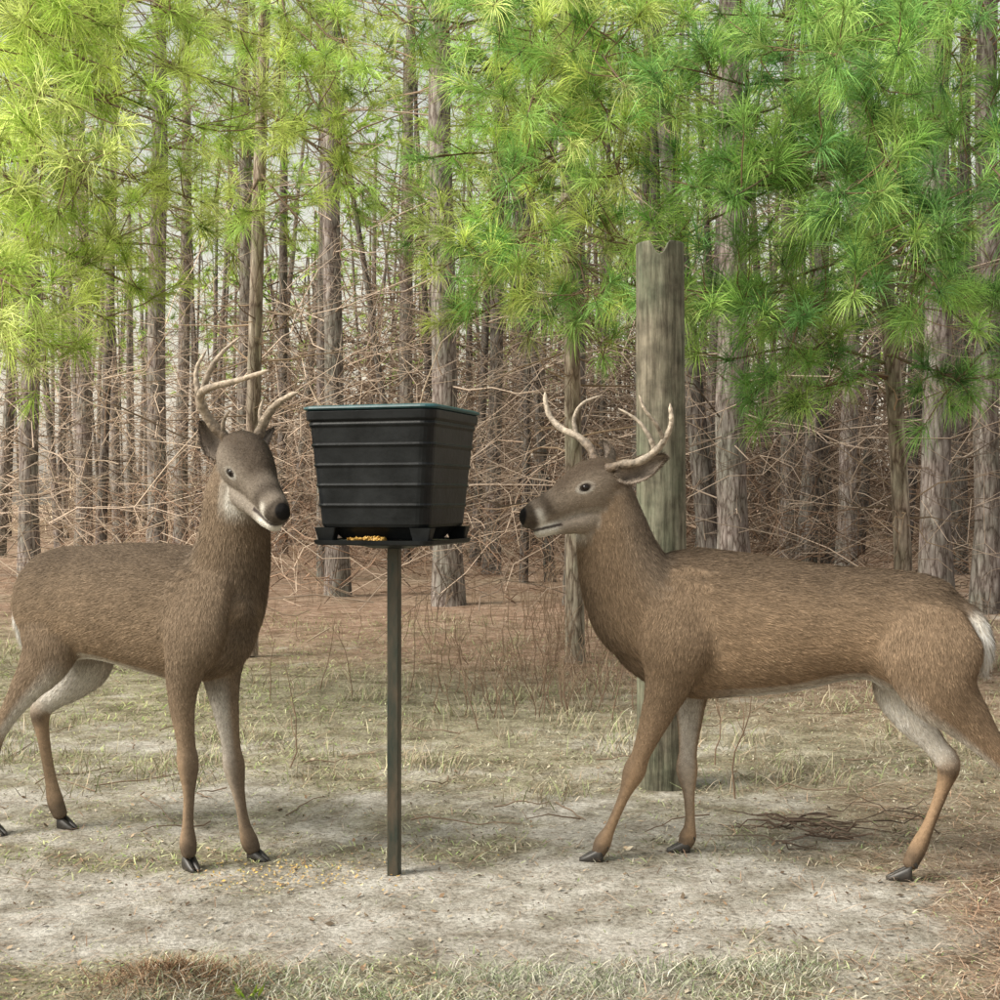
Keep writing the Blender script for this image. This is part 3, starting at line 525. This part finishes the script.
# ---- left deer
hL=nrm(np.array([0.9,-0.55,0])); BL=np.array([hL[1],-hL[0],0]); hh=nrm(np.array([0.5,-0.87,0])); BLh=np.array([hh[1],-hh[0],0])
partsL=[
 ('head',0,BLh,BLh,[(280,515,3.755,11,11),(276,509,3.775,14,13.5),(270,499,3.81,16,14.5),(262,487,3.86,19.5,17),(255,475,3.90,26,22),(247,464,3.945,30,26),(241,458,3.99,28,25),(236,457,4.03,22,20)]),
 ('jaw',0,BLh,BLh,[(275,525,3.785,7,8),(267,519,3.82,8,10),(258,508,3.87,10,13),(248,497,3.93,14,16),(240,484,3.99,15,15)]),
 ('neck',0,BLh,BL,[(239,468,4.02,25,24),(236,496,4.035,32,31),(235,530,4.05,37,34),(230,566,4.07,45,37),(217,602,4.10,55,42),(196,616,4.15,57,46)]),
 ('torso',0,BL,BL,[(240,606,3.99,22,20),(230,611,4.02,46,36),(214,616,4.06,61,44),(190,614,4.13,67,46),(155,608,4.22,65,51),(122,603,4.30,60,52),(92,602,4.38,56,46),(66,603,4.45,56,43),(48,606,4.50,50,38),(37,610,4.53,34,30),(32,612,4.54,20,20)]),
 ('fleg',1,BL,BL,[(202,585,4.0,38,16),(194,630,3.955,38,20),(185,668,3.965,24,17),(182,702,3.98,16.5,13),(186,742,3.985,11.5,10.5),(188,764,3.99,12.5,11.5),(189,792,3.99,8.5,8.5),(188,822,3.99,8,8),(188,842,3.99,10,10),(189,853,3.99,9,9)]),
 ('fleg',-1,BL,BL,[(215,595,4.18,30,12),(222,640,4.17,32,17),(222,678,4.14,22,16),(226,710,4.12,15.5,13),(231,745,4.11,11.5,10.5),(234,766,4.11,12.5,11.5),(239,795,4.105,8.5,8.5),(244,822,4.10,8,8),(249,840,4.10,10,10),(253,849,4.10,9,9)]),
 ('hleg',-1,BL,BL,[(74,600,4.56,38,14),(84,636,4.55,40,18),(88,662,4.54,31,17),(72,684,4.53,19,14),(54,698,4.52,13,11),(41,710,4.51,12.5,10.5),(43,735,4.50,8.5,8),(50,775,4.49,7.5,7.5),(55,800,4.48,9.5,9),(60,814,4.48,8.5,8.5)]),
 ('hleg',1,BL,BL,[(54,602,4.40,38,16),(52,636,4.37,40,21),(45,660,4.365,30,18),(26,688,4.38,18,13),(9,714,4.39,11.5,10),(-6,738,4.40,11.5,9.5),(-8,765,4.40,8.5,8),(-10,798,4.40,8,8),(-12,816,4.40,9.5,9),(-9,824,4.40,8.5,8.5)]),
 ('tail',0,BL,BL,[(36,582,4.56,7,9),(28,596,4.60,8,12),(25,618,4.62,7,12),(25,640,4.62,3,6)]),
]
antL=[[ (0.0185,0.0055,[(234,450,3.99),(225,437,3.99),(212,424,3.985),(203,408,3.97),(201,394,3.94),(212,387,3.90),(232,382,3.85),(252,376,3.80),(269,370,3.77)]),
        (0.0114,0.0035,[(202,404,3.965),(197,386,3.97),(197,368,3.98),(207,349,3.99)]),
        (0.0112,0.0035,[(203,392,3.94),(209,372,3.93),(222,353,3.92),(241,336,3.91)]),
        (0.008,0.003,[(222,434,3.985),(224,420,3.97),(230,410,3.96)])],
      [ (0.0185,0.0065,[(254,447,3.98),(259,434,3.98),(265,420,3.97),(273,408,3.95),(284,399,3.93),(298,392,3.91)]),
        (0.0095,0.003,[(262,426,3.975),(260,412,3.98),(263,399,3.99)])]]
deer(BL,{'mid':(248,466,3.945),'lat':BLh},partsL,[(238,471,3.895),(271,464,3.96)],
  [((226,460,4.0),(200,421,4.03),(0.1,-1,0.15),0.042),((256,452,4.02),(274,428,4.14),(0.7,-1,0.1),0.022)],
  antL,[(191,867,3.99,(0.55,-0.8)),(257,857,4.10,(0.8,-0.5)),(66,827,4.48,(0.85,-0.5)),(-4,834,4.40,(0.85,-0.5))],(285,511,3.735),np.array((0.97,0.98,1.0)),
  [(277,526,3.765),(269,519,3.79),(259,508,3.84)],(0.35,0.285,0.22))
# ---------------------------------------------------------------- feeder
def rrect(w,d,r,n=5):
    pts=[]
    for cx,cy,a0 in ((w-r,d-r,0),(-(w-r),d-r,90),(-(w-r),-(d-r),180),(w-r,-(d-r),270)):
        for k in range(n+1):
            a=math.radians(a0+90*k/n); pts.append((cx+r*math.cos(a),cy+r*math.sin(a)))
    return np.array(pts)
def loftrect(levels,th,cx,cy,close=True):
    rings=[]
    for (z,w,d,r) in levels:
        p=rrect(w,d,r); x=p[:,0]*math.cos(th)-p[:,1]*math.sin(th)+cx; y=p[:,0]*math.sin(th)+p[:,1]*math.cos(th)+cy
        rings.append(np.stack([x,y,np.full(len(x),z)],-1))
    V=np.stack(rings); K,S=V.shape[:2]; idx=np.arange(K*S).reshape(K,S); nx=np.roll(idx,-1,1)
    Q=np.stack([idx[:-1],nx[:-1],nx[1:],idx[1:]],-1).reshape(-1,4); VV=V.reshape(-1,3); T=None
    if close:
        VV=np.vstack([VV,V[0].mean(0),V[-1].mean(0)]); T=np.vstack([np.stack([np.full(S,K*S),nx[0],idx[0]],-1),np.stack([np.full(S,K*S+1),idx[-1],nx[-1]],-1)])
    return VV,Q,T
def mat_plain(name,c1,c2,rough,ns=12,bs=0.1,ms=None,spec=0.5,metal=0):
    m,nt,b=newmat(name); n,_=noise(nt,ns,8,0.65,ms); nt.links.new(ramp(nt,n.outputs[0],[(0.35,c1),(0.68,c2)]),b.inputs['Base Color'])
    b.inputs['Roughness'].default_value=rough; b.inputs['Specular IOR Level'].default_value=spec; b.inputs['Metallic'].default_value=metal
    n2,_=noise(nt,ns*5,5,0.6,ms); bump(nt,n2.outputs[0],b,bs,0.004); return m
M_tub=mat_plain('black_plastic',(0.003,0.004,0.005),(0.016,0.018,0.020),0.42,9,0.25,None,0.22)
M_lid=mat_plain('teal_lid',(0.012,0.05,0.062),(0.025,0.10,0.115),0.45,20,0.1)
M_steel=mat_plain('painted_steel',(0.010,0.022,0.016),(0.075,0.055,0.035),0.5,22,0.3,(1,1,0.3))
M_corn=mat_plain('corn',(0.42,0.23,0.05),(0.65,0.42,0.11),0.5,90,0.3)
fe=empty('deer_feeder'); fx,fy=(394-500)/F*3.92,3.93; th=math.radians(-18)
def mm(name,VQT,mat,par,sm=False):
    V,Q,T=VQT; o=make_mesh(name,V,[Q]+([T] if T is not None else []),mat,None,par,sm)
    return o
z0=1.050; z1=1.390; lv=[]; nst=5
def wd(z): return 0.170+(z-z0)/(z1-z0)*0.024
lv.append((z0,0.15,0.15,0.03)); lv.append((z0,wd(z0)-0.004,wd(z0)-0.004,0.035)); 
for k in range(nst):
    za=z0+0.010+k*0.0585; w=wd(za)+0.0012*k; zb=za+0.053
    lv+= [(za,w,w,0.035),(zb-0.006,w+0.0035,w+0.0035,0.035),(zb,w+0.0085,w+0.0085,0.037),(zb+0.004,w+0.0085,w+0.0085,0.037)]
lv+=[(z1-0.033,wd(z1)+0.004,wd(z1)+0.004,0.037),(z1-0.026,wd(z1)+0.012,wd(z1)+0.012,0.04),(z1-0.002,wd(z1)+0.014,wd(z1)+0.014,0.04),(z1,wd(z1)+0.010,wd(z1)+0.010,0.04)]
o=mm('tub',loftrect(lv,th,fx,fy),M_tub,fe)
bv=o.modifiers.new('b','BEVEL'); bv.width=0.002; bv.segments=2; bv.limit_method='ANGLE'
mm('lid',loftrect([(z1+0.0015,0.208,0.208,0.042),(z1+0.006,0.214,0.214,0.045),(z1+0.011,0.212,0.212,0.045),(z1+0.015,0.20,0.20,0.04),(z1+0.017,0.1,0.1,0.03)],th,fx,fy),M_lid,fe)
mm('carry_handle',loftrect([(z1-0.016,0.02,0.05,0.01),(z1+0.002,0.022,0.052,0.01)],th,fx-0.222,fy+0.07),M_lid,fe)
mm('hopper_neck',loftrect([(1.014,0.12,0.12,0.02),(1.049,0.15,0.15,0.02)],th,fx,fy),M_tub,fe)
mm('tray',loftrect([(0.998,0.180,0.180,0.03),(1.002,0.186,0.186,0.03),(1.013,0.188,0.188,0.03),(1.013,0.183,0.183,0.03),(1.008,0.180,0.180,0.03)],th,fx,fy),M_tub,fe)
for sx in (-1,1):
    for sy in (-1,1):
        lx,ly=0.150*sx,0.150*sy; bx=fx+lx*math.cos(th)-ly*math.sin(th); by=fy+lx*math.sin(th)+ly*math.cos(th)
        mm('tray_bracket',loftrect([(1.009,0.024,0.014,0.004),(1.0495,0.034,0.02,0.004)],th,bx,by),M_tub,fe)
a=Acc(); n=150; lx=rng.uniform(-0.08,0.03,n); ly=-rng.uniform(0.125,0.165,n)
cx=fx+lx*math.cos(th)-ly*math.sin(th); cy=fy+lx*math.sin(th)+ly*math.cos(th)
for i in range(n):
    p=np.array([cx[i],cy[i],1.012+0.008*rng.random()*(1-abs(lx[i])/0.12)]); dd=rng.normal(0,0.004,3)
    v,q=tubes(np.array([p-dd,p,p+dd]),np.array([0.002,0.005,0.002]),6); a.add(v,q)
a.build('corn_kernels',M_corn,fe)
mm('pole',loftrect([(-0.05,0.018,0.018,0.004),(0.5,0.018,0.018,0.004),(0.9985,0.018,0.018,0.004)],math.radians(-12),fx,fy),M_steel,fe)
mm('pole_flange',loftrect([(0.985,0.05,0.05,0.005),(0.997,0.09,0.09,0.005)],th,fx,fy),M_tub,fe)
# ---------------------------------------------------------------- wooden post
def post():
    cx,cy=(664-500)/F*5.07,5.12; H=2.135; S=96; r0=0.100; r1=0.094
    an=np.arange(S)/S*2*np.pi; zs=np.concatenate([np.linspace(-0.1,H-0.12,60),np.linspace(H-0.11,H,14)]); rings=[]
    wob=1+0.010*np.sin(an*3+1)+0.005*np.sin(an*7)
    notch=lambda x: 0.052*np.clip(1-((x+0.01)/0.036)**2,0,1)
    for z in zs:
        crack=np.zeros(S)
        for j,c0 in enumerate((3.9,4.6,5.3,4.25,1.2)): crack+=0.05*np.exp(-((an-c0-0.05*np.sin(z*2+j))/0.02)**2)*max(0,math.sin(z*1.7+j*2))
        r=(r0+(r1-r0)*z/H)*wob*(1-crack); x=r*np.cos(an); y=r*np.sin(an); lim=H-notch(x)
        rings.append(np.stack([cx+x+0.01*z/H*-1,cy+y,np.minimum(z,lim)],-1))
    for f in (0.985,0.9,0.75,0.6,0.45,0.3,0.15,0.03):
        r=r1*wob*f; x=r*np.cos(an); y=r*np.sin(an); rings.append(np.stack([cx+x-0.01,cy+y,H+0.002-notch(x)],-1))
    V=np.stack(rings); K=len(rings); idx=np.arange(K*S).reshape(K,S); nx=np.roll(idx,-1,1); Q=np.stack([idx[:-1],nx[:-1],nx[1:],idx[1:]],-1).reshape(-1,4)
    m,nt,b=newmat('weathered_wood'); n,_=noise(nt,7,9,0.7,(8,8,0.6)); n2,_=noise(nt,3,5,0.6,(2,2,0.8)); n3,_=noise(nt,14,5,0.6)
    c=ramp(nt,n.outputs[0],[(0.30,(0.04,0.036,0.028)),(0.48,(0.15,0.143,0.115)),(0.72,(0.30,0.29,0.245))]); t=ramp(nt,n2.outputs[0],[(0.35,(0.70,0.83,0.68)),(0.65,(1.12,1.03,0.94))])
    g=ramp(nt,n3.outputs[0],[(0.35,(0.62,0.62,0.62)),(0.6,(1.1,1.1,1.1))])
    c=mixc(nt,c,t,1.0,'MULTIPLY'); c=mixc(nt,c,g,1.0,'MULTIPLY'); nt.links.new(c,b.inputs['Base Color']); b.inputs['Roughness'].default_value=0.85; b.inputs['Specular IOR Level'].default_value=0.2; bump(nt,n.outputs[0],b,0.8,0.01)
    make_mesh('wooden_post',V.reshape(-1,3),[Q],m)
post()
# ---------------------------------------------------------------- weeds & sticks
a=Acc()
def weed(px,py0,hpx,lean):
    d=1469/(py0-500); b=at(px,py0,d); b[2]=gz(b[0],b[1]); H=hpx*d/F
    S0=b[None]; D=nrm(np.array([[lean,rng.normal(0,0.1),1.0]])); P=strands(S0,D,np.array([H]),7,0.0,0,0.03); v,q=tubes(P,0.0035*np.linspace(1,0.4,7)[None],5); a.add(v,q,None,np.array((0.20,0.14,0.10)))
    m=5; ki=rng.integers(2,6,m); P2=strands(P[0,ki],nrm(D+rng.normal(0,0.6,(m,3))),rng.uniform(0.05,0.16,m),4,0,0.1,0.05); v,q=tubes(P2,0.0015*np.ones((m,4)),3); a.add(v,q,None,np.array((0.30,0.22,0.155)))
for px,py,h,l in [(290,768,110,-0.25),(352,700,80,-0.1),(410,690,95,0.2),(478,730,90,-0.3),(735,800,130,0.15),(715,765,70,0.1),(745,740,60,0.0),(270,700,60,0.1),(320,690,60,0.1),(600,700,80,0.1),(612,720,80,-0.1)]: weed(px,py,h,l)
for _ in range(180):
    px=float(np.clip(rng.normal(560,65),430,800)); weed(px,rng.uniform(610,720),rng.uniform(25,85),rng.normal(0,0.2))
for _ in range(60): weed(rng.uniform(0,1000),rng.uniform(585,640),rng.uniform(12,40),rng.normal(0,0.2))
a.build('dry_weeds',M_twig)
a=Acc(); n=34
for i in range(n):
    px=rng.normal(815,45); py=rng.normal(832,8); d=1469/(py-500); b=at(px,py,d); b[2]=gz(b[0],b[1])+rng.uniform(0.004,0.03); az=rng.normal(0,0.35)+(math.pi if rng.random()<0.5 else 0)
    P=strands(b[None],np.array([[math.cos(az),math.sin(az)*0.8,rng.uniform(-0.02,0.12)]]),np.array([rng.uniform(0.1,0.32)]),7,0.05,0,0.05); P[...,2]=np.maximum(P[...,2],0.004); v,q=tubes(P,rng.uniform(0.002,0.005)*np.linspace(1,0.4,7)[None],5); a.add(v,q,None,np.array((0.11,0.08,0.062))*rng.uniform(0.6,1.8))
a.build('fallen_sticks',M_twig)
a=Acc(); n=70; x,y=samp(n,4.5,9)
P=strands(np.stack([x,y,gz(x,y)+0.008],-1),rdir(n,0,4),rng.uniform(0.1,0.5,n),6,0,0,0.04); P[...,2]=np.clip(P[...,2],0.004,0.05)+gz(P[...,0],P[...,1]); v,q=tubes(P,0.003*np.linspace(1,0.5,6)[None]*np.ones((n,1)),4); a.add(v,q,None,np.array((0.22,0.16,0.115))); a.build('ground_twigs',M_twig)
a=Acc(); n=14; b=at(248,1004,2.92); C=np.tile(b,(n,1))+rng.normal(0,0.012,(n,3)); C[:,2]=0.01
D=rdir(n,20,70); L=rng.uniform(0.03,0.06,n)[:,None]; s=nrm(np.cross(D,[0,0,1.0]))*0.007; V=np.stack([C,C+D*L*0.5+s,C+D*L,C+D*L*0.5-s],1); i=np.arange(n)[:,None]*4
a.add(V,np.concatenate([i,i+1,i+2,i+3],1),None,pick([(0.3,0.45,0.06),(0.4,0.5,0.1)],n*4,0.1)); a.build('small_plant',M_grass,sm=False)
# ---------------------------------------------------------------- camera / light
cam=bpy.data.cameras.new('camera'); co=bpy.data.objects.new('camera',cam); scene.collection.objects.link(co)
co.location=(0,0,CH); co.rotation_euler=(math.radians(90),0,0); cam.sensor_width=36; cam.lens=46.8; cam.clip_end=1000; cam.clip_start=0.05; scene.camera=co
az=math.radians(-112); el=math.radians(44); sd=Vector((math.sin(az)*math.cos(el),math.cos(az)*math.cos(el),math.sin(el)))
su=bpy.data.lights.new('sun','SUN'); su.energy=5.0; su.angle=math.radians(28); su.color=(1.0,0.94,0.83); so=bpy.data.objects.new('sun',su); scene.collection.objects.link(so); so.rotation_mode='QUATERNION'; so.rotation_quaternion=sd.to_track_quat('Z','Y')
w=bpy.data.worlds.new('World'); scene.world=w; w.use_nodes=True; nt=w.node_tree; bg=nt.nodes['Background']; sk=nt.nodes.new('ShaderNodeTexSky'); sk.sky_type='NISHITA'; sk.sun_disc=False
sk.sun_elevation=el; sk.sun_rotation=az; sk.air_density=2.2; sk.dust_density=2.0; sk.ozone_density=0.3
hs=nt.nodes.new('ShaderNodeHueSaturation'); hs.inputs['Saturation'].default_value=0.28; hs.inputs['Value'].default_value=1.2; nt.links.new(sk.outputs[0],hs.inputs['Color'])
wc=mixc(nt,hs.outputs[0],(1.03,1.0,0.93),1.0,'MULTIPLY'); nt.links.new(wc,bg.inputs[0]); bg.inputs[1].default_value=0.15
scene.view_settings.view_transform='Standard'; scene.view_settings.look='None'; scene.view_settings.exposure=0
